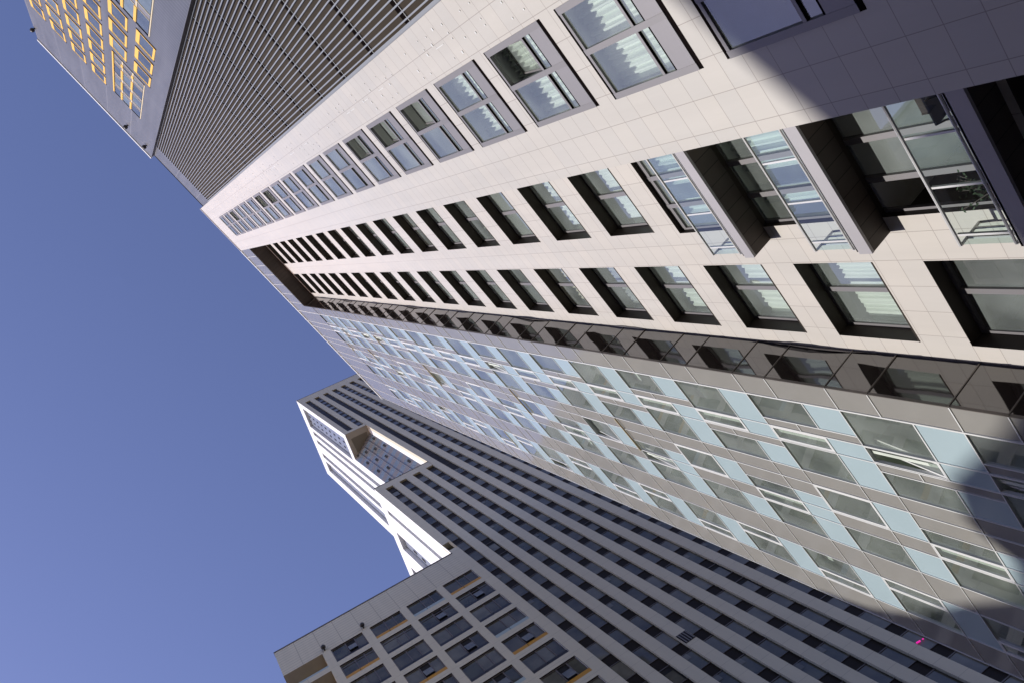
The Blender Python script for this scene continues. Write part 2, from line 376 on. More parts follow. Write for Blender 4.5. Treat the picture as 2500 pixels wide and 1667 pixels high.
OPEN3 = {3: 1, 6: 1, 9: 1}
UNLIT_ROOM = mat('unlit room walls', (.11, .095, .08), .8)  # copy of the room material with the shade put into its colour
def deep_window(a, b_, c, d_, key, cur, dep=.33, dark=False):
    y = YS + dep; mid = (a + b_) / 2 + .02; fw = .07
    fr = MB()
    fr.box(a, a + fw, y - .0, y + .08, c, d_); fr.box(b_ - fw, b_, y, y + .08, c, d_); fr.box(a + fw, b_ - fw, y, y + .08, d_ - .07, d_); fr.box(a + fw, b_ - fw, y, y + .08, c, c + .09); fr.box(mid - .06, mid + .06, y - .012, y + .08, c + .09, d_ - .07)
    # thin dark edge profile standing round the opening
    fr.box(a - .0, b_, YS - .012, YS + .03, c - .025, c - .002, 1)
    o = P(fr, 'window', [MT['frame'], MT['brown']], beige)
    g = MB(); yg = y + .04
    for q in ((a + fw, mid - .06), (mid + .06, b_ - fw)): e = [rnd.uniform(-.007, .007) for _ in range(3)]; g.quad((q[0], yg + e[0], c + .09), (q[1], yg + e[1], c + .09), (q[1], yg + e[1] + e[2], d_ - .07), (q[0], yg + e[0] + e[2], d_ - .07))
    g.build('pane', MT['glass'], o)
    r = MB(); room(r, a, b_, c, d_, y + .09, y + 1.9, .3); r.build('interior', UNLIT_ROOM if dark else MT['room'], o)
    if cur:
        cu = MB(); part_ = rnd.random() if key > 6 else .1; xa, xb = (a - .1, b_ + .1) if part_ < .5 else ((a - .1, a + (b_ - a) * rnd.uniform(.3, .7)) if part_ < .75 else (a + (b_ - a) * rnd.uniform(.2, .5), b_ + .1))
        curtain_mesh(cu, xa, xb, c - .1, d_ - cur, y + .28, rnd.uniform(.015, .045), rnd.uniform(.1, .2)); cu.build('curtain', MT['curtain'] if key < 5 else rnd.choice(MT['curtains']), o)
    return o
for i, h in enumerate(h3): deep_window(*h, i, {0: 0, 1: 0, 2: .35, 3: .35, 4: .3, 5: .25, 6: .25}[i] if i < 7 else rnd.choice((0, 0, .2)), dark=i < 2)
for i, h in enumerate(h2): deep_window(*h, i, (.4, .35, .3, 0, .2, 0, .1)[i] if i < 7 else rnd.choice((0, 0, .2)))
for i, (a, b_, c, d_) in enumerate(hd):
    y = YS + .12; fr = MB(); fw = .09
    xs = [a + (b_ - a) * k for k in (0, .32, .68, 1)]
    for k, x in enumerate(xs):
        fr.box(x - (0 if k == 0 else .055), x + (0 if k == 3 else .055), y - (.0 if k in (0, 3) else .02), y + .08, c, d_)
    for k in range(3):
        xa, xb = xs[k] + .055, xs[k + 1] - .055
        if i == 0 and k == 0: continue
        fr.box(xa, xb, y - .008, y + .08, d_ - .16, d_); fr.box(xa, xb, y - .008, y + .08, c, c + .12); 
    o = P(fr, 'balcony_door', [MT['frame']], beige)
    g = MB()
    for k in range(3):
        if i == 0 and k == 0: continue
        xa, xb = xs[k] + .055, xs[k + 1] - .055; g.quad((xa, y + .04, c + .12), (xb, y + .04, c + .12), (xb, y + .04, d_ - .16), (xa, y + .04, d_ - .16))
    g.build('pane', MT['glass'], o)
    r = MB(); room(r, a, b_, c, d_, y + .09, y + 2.2, .3); r.build('interior', MT['room'] if i else UNLIT_ROOM, o)
    cu = MB()
    if i > 0:
        for xa, xb in ((a + .25, a + .75), (a + 1.05, b_ + .1)): curtain_mesh(cu, xa, xb, c, d_ - .12, y + .3, .05, .14)
        cu.build('curtain', MT['curtain'], o)

# balconies: slab, fascia, glass balustrade
for n in balc:
    f = FL(n); xa, xb = X(-.906), X(-.552); yf = Y0 * 1.0655; z0, z1 = Z(f + .032), Z(f + .064)
    sl_ = MB(); sl_.box(xa, xb, yf + .06, YS - .002, z0, z1 - .02)
    o = P(sl_, 'balcony', MT['soffit'], beige)
    fa = MB(); fa.box(xa - .004, xb, yf, yf + .058, z0 - .004, z1); fa.box(xa - .004, xa + .05, yf + .058, YS - .004, z0 + .004, z1); fa.build('fascia', MT['fascia'], o)
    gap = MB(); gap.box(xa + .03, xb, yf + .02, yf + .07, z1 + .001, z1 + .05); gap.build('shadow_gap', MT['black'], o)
    rl = MB(); zt = Z(f + .181); zb = Z(f + .077)
    xr = X(-.8965)
    rl.tube((xr, yf + .03, zt), (xb, yf + .03, zt), .028); pass
    rl.tube((xr, yf + .03, zb), (xb, yf + .03, zb), .022); rl.box(xr, xb, yf + .02, yf + .045, zb - .10, zb - .05)
    for k, px in enumerate((-.6545, -.763, -.8725)):
        rl.box(X(px) - .018, X(px) + .018, yf + .035, yf + .075, zb - .10, zt - .03)
    # end balustrade running back to the wall
    for zz in (zt, zb): rl.tube((xr, yf + .03, zz), (xr, YS, zz), .025)
    for k in range(2): rl.box(xr - .015, xr + .015, yf + .2 + .22 * k, yf + .23 + .22 * k, zb, zt)
    rl.build('railing', MT['steel'], o, smooth=False)
    gl = MB()
    xs = [xr, X(-.8725), X(-.763), X(-.6545), xb]
    for k in range(4): gl.quad((xs[k] + .02, yf + .03, zb + .02), (xs[k + 1] - .02, yf + .03, zb + .02), (xs[k + 1] - .02, yf + .03, zt - .03), (xs[k] + .02, yf + .03, zt - .03))
    gl.quad((xr, yf + .05, zb + .02), (xr, YS - .03, zb + .02), (xr, YS - .03, zt - .03), (xr, yf + .05, zt - .03))
    gl.build('glass_panel', MT['bglass'], o)
    gl = MB(); gl.box(X(-.868), X(-.60), YS + .002, YS + .115, z0 + .0, z1 - .06); gl.build('threshold', MT['brown'], o)
# fixings along the right hand strip: white boxes, the screws' glint put into colour
cl = MB()
for m in range(-2, 110):
    z = 1.6 + CZ + m * .5
    for xx, pr in ((-.035, .35), (-.078, .3), (-.12, .25), (-.06, .2), (-.098, .2)):
        if rnd.random() < pr:
            q = X(xx) + rnd.uniform(-.03, .03); s_ = rnd.choice((.018, .024, .034)); cl.box(q - s_, q + s_, Y0 - .012, Y0 + .01, z - s_, z + s_)
    if rnd.random() < .12: q = X(-.078); cl.box(q - .008, q + .008, Y0 - .01, Y0 + .01, z, z + .45)
o = P(cl, 'fixing_glint', MT['white'], beige); o['kind'] = 'stuff'
# loose wavy flashing along the corner with the dark side wall
fl = MB(); zz = Z(1.0); pv = None
while zz < Z(8.0):
    nz = zz + .22; w_ = .03 + .05 * max(0, math.sin(zz * .9)) ** 3 + .02 * rnd.random()
    cur_ = (X(XS0) + w_, YS - .03 - .10 * max(0, math.sin(zz * .45 + 1)) ** 6)
    if pv: fl.quad((X(XS0) + .01, YS - .02, zz - .22), (pv[0], pv[1], zz - .22), (cur_[0], cur_[1], zz), (X(XS0) + .01, YS - .02, zz))
    pv = cur_; zz = nz
P(fl, 'flashing', MT['frame'], beige)

# things on the lowest balcony
fz = Z(FL(-3) + .064); yb = Y0 * 1.0655
ch = thing('folding_chair', 'dark folding chair standing on the lowest balcony behind its glass', 'chair', (X(-.62), yb + .3, fz - .02))
b = MB(); b.box(-.2, .2, -.19, .17, .43, .46); b.build('seat', MT['brown'], ch)
b = MB(); b.box(-.2, .2, .17, .20, .55, .88); b.build('backrest', MT['brown'], ch)
for sx in (-1, 1):
    for sy in (-1, 1):
        b = MB(); b.tube((sx * .19, sy * .17, .43 if sy < 0 else .88), (sx * .19, -sy * .17 if sy < 0 else sy * .17, 0), .014); b.build('leg', MT['brown'], ch)
pt = thing('potted_plant', 'small leafy plant in a dark pot on the lowest balcony', 'plant', (X(-.80), yb + .3, fz - .02))
b = MB(); k = 12
for i in range(k):
    a0, a1 = 2 * math.pi * i / k, 2 * math.pi * (i + 1) / k
    b.quad((.10 * math.cos(a0), .10 * math.sin(a0), 0), (.10 * math.cos(a1), .10 * math.sin(a1), 0), (.14 * math.cos(a1), .14 * math.sin(a1), .26), (.14 * math.cos(a0), .14 * math.sin(a0), .26))
    b.quad((0, 0, .23), (.13 * math.cos(a0), .13 * math.sin(a0), .23), (.13 * math.cos(a1), .13 * math.sin(a1), .23), (0, 0, .23))
    b.quad((0, 0, 0), (.1 * math.cos(a1), .1 * math.sin(a1), 0), (.1 * math.cos(a0), .1 * math.sin(a0), 0), (0, 0, 0))
b.build('pot', MT['terracotta'], pt)
b = MB(); st = MB()
for i in range(9):
    tip = Vector((rnd.uniform(-.26, .26), rnd.uniform(-.18, .18), rnd.uniform(.5, .85))); st.tube((0, 0, .22), tip, .006, 5)
    for j in range(16):
        p = Vector((0, 0, .22)).lerp(tip, rnd.uniform(.35, 1)) + Vector((rnd.uniform(-.07, .07), rnd.uniform(-.07, .07), rnd.uniform(-.05, .05)))
        u_ = Vector((rnd.uniform(-1, 1), rnd.uniform(-1, 1), rnd.uniform(-1, 1))).normalized() * .04; v_ = u_.orthogonal().normalized() * .016
        b.quad(p - u_, p - v_, p + u_, p + v_)
b.build('foliage', MT['leaf'], pt); st.build('stem', MT['terracotta'], pt)

# ================================================================== 2. glass panelled block
gb = thing('glass_block', 'apartment block faced in grey, pale blue and clear glass panels with white joints', 'building', (0, Y0, 0))
def gx(p):           # the block widens by a few centimetres a storey towards its roof
    x, y, z = p; xb = X(XS0)
    if x < xb - 1e-4: x = xb + (x - xb) * (1 + .0099 * ((z - CZ) / D - 1.7))
    return (x, y, z)
def PG(mb, name, mats, parent=gb):
    o = mb.build(name, mats, parent, xf=gx)
    if parent is gb: o.location = (0, -Y0, 0)
    return o
gp = MB(); bp = MB(); tan = MB(); jw = MB(); wins = []
NB = list(range(-4, 17)); ZTOP = 8.08
t_ = .022
def panel(mb, x0, x1, z0, z1, y=0.0): mb.box(X(x0), X(x1), Y0 + y, Y0 + y + .05, Z(z0), Z(z1))
def hline(x0, x1, z, w=.026, pr=.018): jw.box(X(x0), X(x1), Y0 - pr, Y0 + .06, Z(z) - w / 2, Z(z) + w / 2)
def vline(x, z0, z1, w=.03, pr=.022): jw.box(X(x) - w / 2, X(x) + w / 2, Y0 - pr, Y0 + .06, Z(z0), Z(z1))
def window_at(x0, x1, z0, z1, kind='pane', thick=0): wins.append((x0, x1, z0, z1, kind, thick))
XL = {'a': (-1.289, -1.369), 'b': (-1.369, -1.505), 'c': (-1.507, -1.574), 'd': (-1.576, -1.711), 'e': (-1.711, -1.780), 'f': (-1.781, -1.914), 'g': (-1.914, -1.984), 'h': (-1.985, -2.114), 'i': (-2.114, -2.251), 'j': (-2.251, -2.446), 'k': (-2.446, -2.592)}
for n in NB:
    f1 = FL(n); f0 = FL(n - 1); hgt = f1 - f0; zs = f0 + hgt * .372          # spandrel band [f0,zs], window band [zs,f1]
    zs2 = f1 - hgt * .38                                                    # joints of the grey columns
    even = (n % 2 == 0)
    for c in XL:
        x1, x0 = XL[c]
        if c in ('a',):
            panel(gp, x0, x1, zs2, f1); panel(gp, x0, x1, f0, zs2); hline(x0, x1, zs2); hline(x0, x1, f1)
        elif c == 'b' or c == 'd':
            full = (not even) if c == 'b' else even
            if full: xw0, xw1 = x0, x1
            elif c == 'b': xw0, xw1 = x1 - (x1 - x0) * .765, x1
            else: xw0, xw1 = x0, x1 - (x1 - x0) * .245
            window_at(xw0, xw1, zs, f1); panel(bp, xw0, xw1, f0, zs); hline(xw0, xw1, zs); hline(xw0, xw1, f1)
            if not full:
                a0, a1 = (x0, xw0) if c == 'b' else (xw1, x1)
                panel(gp, a0, a1, zs2, f1); panel(gp, a0, a1, f0, zs2); hline(a0, a1, zs2); hline(a0, a1, f1); vline(xw0 if c == 'b' else xw1, f0, f1)
        elif c == 'c':
            window_at(x0, x1, zs, f1, 'sash', 1); panel(bp, x0, x1, f0, zs); hline(x0, x1, zs); hline(x0, x1, f1)
        elif c in 'eik':
            mid = None
            panel(gp, x0, x1, zs, f1); panel(gp, x0, x1, f0, zs); hline(x0, x1, zs, .02); hline(x0, x1, f1, .02)
        elif c == 'f':
            if even: window_at(x0, x1, zs, f1, 'sash', 1); panel(bp, x0, x1, f0, zs)
            else:
                xm = (x0 + x1) / 2; panel(gp, xm, x1, zs, f1); panel(gp, xm, x1, f0, zs); window_at(x0, xm, zs, f1); panel(bp, x0, xm, f0, zs); vline(xm, f0, f1)
            hline(x0, x1, zs); hline(x0, x1, f1)
        elif c == 'g':
            if even: panel(gp, x0, x1, zs, f1); panel(gp, x0, x1, f0, zs)
            else: window_at(x0, x1, zs, f1, 'sash', 1); panel(bp, x0, x1, f0, zs)
            hline(x0, x1, zs); hline(x0, x1, f1)
        elif c == 'h':
            window_at(x0, x1, zs, f1); panel(bp, x0, x1, f0, zs); hline(x0, x1, zs); hline(x0, x1, f1)
        elif c == 'j':
            k = .335
            if even: xm = x1 - (x1 - x0) * k; window_at(xm, x1, zs, f1, 'sash', 1); window_at(x0, xm, zs, f1)
            else: xm = x0 + (x1 - x0) * k; window_at(x0, xm, zs, f1, 'sash', 1); window_at(xm, x1, zs, f1)
            panel(bp, x0, x1, f0, zs); vline(xm, zs, f1, .04); hline(x0, x1, zs); hline(x0, x1, f1)
    if n == NB[-1]: top = f1
# grey top of the block and the white vertical lines
for c in XL:
    x1, x0 = XL[c]; panel(gp, x0, x1, top, 8.70); hline(x0, x1, top)
for x in (-1.369, -1.506, -1.575, -1.711, -1.780, -1.914, -1.984, -2.114, -2.251, -2.446, -2.592): vline(x, FL(-5), 8.70, .042 if x == -1.369 else .03, .026)
# band over the slot
pc = [-.5455, -.636, -.754, -.8755, -1.007, -1.1295, -1.253, -1.289]
for i in range(len(pc) - 1):
    panel(gp, pc[i + 1], pc[i], 8.132, 8.70)
    if i: vline(pc[i], 8.132, 8.70, .03)
sk = MB()
for src, mi in ((gp, 0), (bp, 1), (jw, 2)):
    n0 = len(sk.v); sk.v += src.v; sk.f += [tuple(n0 + k for k in ff) for ff in src.f]; sk.m += [mi] * len(src.f)
PG(sk, 'panel_cladding', [MT['gpanel'], MT['bpanel'], MT['white']])
w = MB(); w.box(X(-.5455), X(-1.289), Y0 + .055, YS + .2, Z(8.128), Z(8.16)); PG(w, 'soffit', MT['soffit'])
w = MB(); w.box(X(-.5455), X(-2.594), Y0 - .05, Y0 + .4, Z(8.702), Z(8.75))
for i in range(16):
    q = X(-.56) - i * 1.06; w.box(q, q - 1.03, Y0 - .062, Y0 - .052, Z(8.72), Z(8.752))
PG(w, 'coping', [MT['white']])
w = MB(); w.box(X(-.5455), X(-1.289), Y0 + .056, Y0 + 10, Z(8.165), Z(8.70)); PG(w, 'parapet_body', MT['render'])
# dark glossy side wall: one mesh, every panel slightly out of plane, joints between
rt = MB(); jr = MB()
for n in range(-5, 17):
    f1 = FL(n) if n < 16 else 8.13; f0 = FL(n - 1); zs2 = f1 - (FL(n) - f0) * .38
    for za, zb in ((f0, zs2), (zs2, f1)):
        e = [rnd.uniform(-.006, .006) for _ in range(4)]; xq = X(XS0) + .012
        rt.quad((xq + e[0], Y0 + .004, Z(za) + .012), (xq + e[1], YS - .004, Z(za) + .012), (xq + e[2], YS - .004, Z(zb) - .012), (xq + e[3], Y0 + .004, Z(zb) - .012))
        jr.box(X(XS0), X(XS0) + .03, Y0 + .0, YS - .003, Z(za) - .012, Z(za) + .012)
jr.box(X(XS0) - .0, X(XS0) + .018, Y0 - .012, Y0 + .05, 0, Z(8.128), 0)
PG(rt, 'side_wall', MT['return']); PG(jr, 'side_wall_joints', mat('brown joint profile', (.15, .13, .115), .35, .3))
# what stands behind the glass: floors, back wall, cross walls, end wall
w = MB(); yb2 = Y0 + 1.5
w.quad((X(-1.29), yb2, 0), (X(-2.59), yb2, 0), (X(-2.59), yb2, Z(8.7)), (X(-1.29), yb2, Z(8.7)))
for n in range(-5, 18): w.box(X(-1.292), X(-2.588), Y0 + .062, yb2, Z(FL(n)) - .02, Z(FL(n)) + .3)
for x in (-1.292, -1.54, -1.745, -1.95, -2.18, -2.588): w.box(X(x) - .05, X(x) + (.0 if x == -1.292 else .05), Y0 + .064, yb2, 0, Z(8.7))
PG(w, 'interior', mat('dim green rooms', (.62, .66, .58), .85, var=.25, vscale=.5))
w = MB(); w.box(X(-2.592), X(-1.2895), yb2 + .01, Y0 + 18, 0, Z(8.7)); w.box(X(-2.594), X(-2.588), Y0 + .06, yb2, 0, Z(8.70)); PG(w, 'body', MT['gpanel'])
# windows: the hundred that show largest are parts, the rest one part
wins = sorted(wins, key=lambda q: -proj_area([gx((X(q[0]), Y0, Z(q[2]))), gx((X(q[1]), Y0, Z(q[2]))), gx((X(q[1]), Y0, Z(q[3]))), gx((X(q[0]), Y0, Z(q[3])))]))
def sash(frame, glass, blind, q, i):
    x0, x1, z0, z1, kind, th = q; a, b_, c, d_ = X(x0) + .012, X(x1) - .012, Z(z0) + .012, Z(z1) - .012
    state = rnd.random()
    if kind == 'sash':
        k = .055; op = 0 if state < .66 else (.16 if state < .84 else .28)
        if state > .93: op = 0
        def tp(x, z, o_=0):
            f_ = (z - c) / (d_ - c); return (x, Y0 - .014 - (op * (1 - f_) * .0) + op * f_ + o_, z - .1 * op * f_)
        frame.box(a - .0, a + .03, Y0 - .02, Y0 + .06, c, d_); frame.box(b_ - .03, b_, Y0 - .02, Y0 + .06, c, d_)
        for xx0, xx1, zz0, zz1 in ((a + .03, a + .03 + k, c, d_), (b_ - .03 - k, b_ - .03, c, d_), (a + .03 + k, b_ - .03 - k, c, c + k), (a + .03 + k, b_ - .03 - k, d_ - k, d_)):
            p = [tp(xx0, zz0), tp(xx1, zz0), tp(xx1, zz1), tp(xx0, zz1)]; r_ = [(v[0], v[1] + .06, v[2]) for v in p]
            frame.quad(*p); frame.quad(r_[3], r_[2], r_[1], r_[0])
            for i_ in range(4): frame.quad(p[i_], r_[i_], r_[(i_ + 1) % 4], p[(i_ + 1) % 4])
        glass.quad(tp(a + .03 + k, c + k, .02), tp(b_ - .03 - k, c + k, .02), tp(b_ - .03 - k, d_ - k, .02), tp(a + .03 + k, d_ - k, .02))
        if state > .93 and i >= 30: blind.quad((a + .09, Y0 + .05, c + k), (b_ - .09, Y0 + .05, c + k), (b_ - .09, Y0 + .05, d_ - k), (a + .09, Y0 + .05, d_ - k))
    else:
        frame.box(a, b_, Y0 - .008, Y0 + .05, c, c + .022)
        e = [rnd.uniform(-.006, .006) for _ in range(3)]; yy = Y0 + .022; glass.quad((a, yy + e[0], c), (b_, yy + e[1], c), (b_, yy + e[1] + e[2], d_), (a, yy + e[0] + e[2], d_))
        if rnd.random() < .25:
            hh = rnd.uniform(.15, .55); blind.quad((a, Y0 + .35, d_ - hh), (b_, Y0 + .35, d_ - hh), (b_, Y0 + .35, d_), (a, Y0 + .35, d_))
for i, q in enumerate(wins[:96]):
    fr, g, bl = MB(), MB(), MB(); sash(fr, g, bl, q, i)
    o = PG(fr, 'window', MT['white']); PG(g, 'pane', MT['bkglass'], o)
    if bl.f: PG(bl, 'blind', MT['curtain'] if q[4] != 'sash' else MT['tan'], o)
fr, g, bl = MB(), MB(), MB()
for i, q in enumerate(wins[96:]): sash(fr, g, bl, q, i + 96)
nf = len(fr.f)
al = MB()
for src, mi in ((fr, 0), (g, 1), (bl, 2)):
    n0 = len(al.v); al.v += src.v; al.f += [tuple(n0 + k for k in ff) for ff in src.f]; al.m += [mi] * len(src.f)
o = PG(al, 'window', [MT['white'], MT['bkglass'], MT['tan']]); o['kind'] = 'stuff'
# sunlit metal drip edges that stick out under some panes
for (xa, xb, zz) in ((-1.711, -1.914, 4.02), (-1.711, -1.914, 2.95), (-1.711, -1.914, 5.45), (-1.505, -1.62, 6.2), (-1.711, -1.85, 6.9), (-2.251, -2.40, 4.9), (-1.711, -1.80, 7.6), (-1.505, -1.60, 7.2)):
    w = MB(); w.box(X(xa), X(xb), Y0 - .09, Y0 - .03, Z(zz), Z(zz) + .03); PG(w, 'drip_edge', MT['cream'])

# ================================================================== 3. grey metal block with yellow reveals, and its louvred bay
zb = thing('metal_clad_block', 'grey metal clad apartment block with yellow edged windows beside a louvred bay', 'building', (0, Y0, 0))
XZ0, XZ1 = .648, 2.0
colx = [.778 + .2005 * i for i in range(6)]
hz = []; wz = []
def inrect(x, z, r): return r[0] - .01 < x < r[1] + .01 and r[2] - .05 < z < r[3] + .05
BIG = [(.818, 1.102, 6.10, 7.385), (.826, 1.102, 3.4, 4.90)]
for i, x in enumerate(colx):
    for n in range(0, 17):
        za, zc = FL(n) - .15 , FL(n) + .105
        if n > 15: continue
        if any(inrect(x + .07, (za + zc) / 2, r) for r in BIG): continue
        if any(inrect(x + .02, (za + zc) / 2, r) for r in BIG) : continue
        hz.append((X(x), X(x + .138), Z(za), Z(zc)))
bigs = [(X(r[0]), X(r[1]), Z(r[2]), Z(r[3])) for r in BIG]
w = MB(); wall(w, X(XZ0), X(XZ1) - .0, 0, Z(8.70), Y0, hz + bigs, 0, None)
w.quad((X(XZ0), Y0, 0), (X(XZ0), Y0, Z(8.7)), (X(XZ0), YL + .3, Z(8.7)), (X(XZ0), YL + .3, 0), 1)
w.quad((X(XZ1), Y0, 0), (X(XZ1), Y0 + 14, 0), (X(XZ1), Y0 + 14, Z(8.7)), (X(XZ1), Y0, Z(8.7)), 0)
w.quad((X(XZ0), Y0, Z(8.7)), (X(XZ1), Y0, Z(8.7)), (X(XZ1), Y0 + 14, Z(8.7)), (X(XZ0), Y0 + 14, Z(8.7)), 0)
P(w, 'wall', [MT['zinc'], MT['brown']], zb)
w = MB(); w.box(X(XZ0) - .02, X(XZ1) + .02, Y0 - .06, Y0 + .5, Z(8.702), Z(8.762)); P(w, 'coping', MT['white'], zb)
w = MB(); w.box(X(.012), X(XZ1) - .05, YL + 1.2, Y0 + 18, 0, Z(8.69)); P(w, 'body', MT['render'], zb)
zg = [dark_glass('blue window glass', (.10, .12, .14), .3), dark_glass('pale window glass', (.20, .24, .25), .25)]
YD = .20
def yellow_window(a, b_, c, d_, big=False):
    fr = MB(); e = Y0 + YD
    # reveal: left and right cheeks yellow, head and sill thinner
    fr.quad((a, Y0, c), (a, Y0, d_), (a, e, d_), (a, e, c)); fr.quad((b_, Y0, c), (b_, e, c), (b_, e, d_), (b_, Y0, d_))
    fr.quad((a, Y0, c), (a, e, c), (b_, e, c), (b_, Y0, c)); fr.quad((a, Y0, d_), (b_, Y0, d_), (b_, e, d_), (a, e, d_), 0)
    # yellow face frame, wider at the right hand side, with a black line under it
    fr.box(b_ - .22, b_, Y0 - .03, Y0 + .02, c + .02, d_); fr.box(a, a + .12, Y0 - .03, Y0 + .02, c + .02, d_); fr.box(a + .12, b_ - .22, Y0 - .028, Y0 + .02, c + .03, c + .12); fr.box(a + .12, b_ - .22, Y0 - .028, Y0 + .02, d_ - .12, d_)
    fr.box(a - .03, b_ + .03, Y0 - .02, Y0 + .05, d_ + .002, d_ + .12, 1); fr.box(a - .03, b_ + .03, Y0 - .02, Y0 + .05, c - .075, c - .002, 1)
    o = P(fr, 'window', [MT['yellow'], MT['black']], zb)
    g = MB(); g.box(a + .12, b_ - .22, Y0 - .012, Y0 + .03, c + .12, d_ - .12); g.build('pane', rnd.choice(zg + zg[:1]), o)
    g = MB(); mz = d_ - .10 - .34 * (d_ - c) * rnd.choice((0, 0, 1))
    g.box(a + .12, b_ - .22, Y0 - .02, Y0 + .03, d_ - .22, d_ - .17); g.build('head_bar', MT['cream'], o)
for h in hz: yellow_window(*h)
for bi, (a, b_, c, d_) in enumerate(bigs):
    fr = MB(); fr.box(a - .0, a + .06, Y0 - .03, Y0 + .05, c, d_, 1); fr.box(b_ - .1, b_, Y0 - .03, Y0 + .05, c, d_); fr.box(a, b_, Y0 - .03, Y0 + .05, c - .03, c, 2); fr.box(a, b_, Y0 - .02, Y0 + .05, d_, d_ + .1, 2)
    gl = MB(); st_ = 3.0; z = d_; k = 0
    xq = [a + .06, a + (b_ - a) * .36, a + (b_ - a) * .68, b_ - .1]
    while z > c:
        z2 = max(c, z - st_); sp = z - .72 if z - .72 > c else c
        for j in range(3):
            off = .5 * j
            gl.box(xq[j] + .05, xq[j + 1] - .05, Y0 + .0, Y0 + .04, z2 + .78, z - .03, (k + j) % 2); gl.box(xq[j] + .05, xq[j + 1] - .05, Y0 + .0, Y0 + .04, z2 + .03, z2 + .74, 2)
            fr.box(xq[j] + .04, xq[j + 1] - .04, Y0 - .02, Y0 + .045, z2 + .735, z2 + .79, 1); fr.box(xq[j] + .04, xq[j + 1] - .04, Y0 - .02, Y0 + .045, z2 - .03, z2 + .03, 1)
        for x in xq[1:3]: fr.box(x - .04, x + .10, Y0 - .045, Y0 + .05, z2 + .8, z - .05, 0); fr.box(x - .04, x + .05, Y0 - .02, Y0 + .05, z2, z2 + .8, 1)
        z = z2; k += 1
    o = P(fr, 'tall_window', [MT['yellow'], MT['cream'], MT['black']], zb); gl.build('pane', zg + [MT['spanel']], o)
for (x, z) in ((1.99, 8.33), (.948, 8.316), (.726, 8.342)):
    b = MB(); b.ball((X(x), Y0 - .2, Z(z)), .17); b.tube((X(x), Y0 - .22, Z(z)), (X(x), Y0 + .02, Z(z)), .05); P(b, 'wall_lamp', MT['lamp'], zb, smooth=True)
# louvred bay
w = MB(); w.box(X(.008), X(.648), YL + .06, YL + .1, 0, Z(8.2)); gapz = w; tray = w
for n in range(-3, 17):
    z = FL(n) + .028
    gapz.box(X(.009), X(.647), YL + .04, YL + .061, Z(z), Z(z + .034), 1); tray.box(X(.009), X(.647), YL + .03, YL + .061, Z(z) - .022, Z(z) - .004, 2)
P(w, 'louvre_panel', [MT['louvre'], MT['black'], MT['white']], zb)
for i in range(30):
    x = .031 + .0213 * i
    f_ = MB(); f_.box(X(x) - .019, X(x) + .019, YL - .05, YL + .012, 0, Z(8.19)); P(f_, 'louvre_fin', MT['fin'], zb)
w = MB(); w.box(X(.008), X(.02), YL - .06, YL + .06, 0, Z(8.2)); P(w, 'edge_post', MT['fin'], zb)
w = MB(); w.box(X(.008), X(.648), YL, YL + .5, Z(8.20), Z(8.755)); w.box(X(.008), X(.648), YL - .03, YL + .5, Z(8.756), Z(8.775), 1); P(w, 'parapet', [MT['zinc'], MT['black']], zb)

# ================================================================== 4. striped high-rise, 5. low block in front of it
nv = Vector((math.cos(A), math.sin(A), 0)); OR = -S * nv; RZ = math.pi / 2 + A
def to_world(p):
    t1 = Vector((-math.sin(A), math.cos(A), 0)); q = OR + t1 * p[0] - nv * p[1]; return (q.x, q.y, p[2])
ZT = lambda z: CZ + S * z
tw = thing('striped_high_rise', 'very tall grey tower with vertical window stripes, stepped white end walls and a notch', 'building', tuple(OR), RZ)
PK = lambda k: (.4755 + .0548 * k, .5015 + .0548 * k)
RD = .22
KMAX = 20
G = lambda j: 1.7615 + .0902 * j
def segs(k):            # height span of stripe k: (bottom, top)
    if k < 2: return [(.0 - .05, 2.80)]
    if k < 4: return [(-.05, 2.80), (3.745, 4.73)]
    return [(-.05, 4.73)]
tops = lambda t: 4.87 if t > .587 else 2.852
# piers
for k in range(KMAX):
    a, b_ = PK(k); w = MB()
    if k == 0: w.box(S * .4742, S * b_, 0, RD + .3, ZT(2.155), ZT(2.80))
    elif k in (1,): w.box(S * a, S * b_, 0, RD + .3, 0, ZT(2.80))
    elif k == 2:
        w.box(S * a, S * b_, 0, RD + .3, 0, ZT(2.80)); w.box(S * .5877, S * b_, 0, RD + .3, ZT(3.745), ZT(4.73))
    elif k == 3:
        w.box(S * a, S * b_, 0, RD + .3, 0, ZT(2.80)); w.box(S * a, S * b_, 0, RD + .3, ZT(3.745), ZT(4.73))
    else: w.box(S * a, S * b_, 0, RD + .3, 0, ZT(4.73))
    w.build('pier', MT['pier'], tw)
bk = .030
w = MB()
tl = PK(KMAX - 1)[1]
w.box(S * .4742, S * .697, 0, RD + .3, ZT(2.80), ZT(2.852)); w.build('head_band', MT['pier'], tw)
w = MB(); w.box(S * .5877, S * .697, 0, RD + .3, ZT(3.708), ZT(3.745)); w.build('head_band', MT['pier'], tw)
w = MB(); w.box(S * .5877, S * tl, 0, RD + .3, ZT(4.73), ZT(4.87)); w.build('head_band', MT['pier'], tw)
w = MB(); w.box(S * .4735, S * .697, -.03, .5, ZT(2.852) + .002, ZT(2.852) + .14); w.build('coping', MT['bar'], tw)
w = MB(); w.box(S * .587, S * tl, -.03, .5, ZT(4.87) + .002, ZT(4.87) + .16); w.build('coping', MT['bar'], tw)
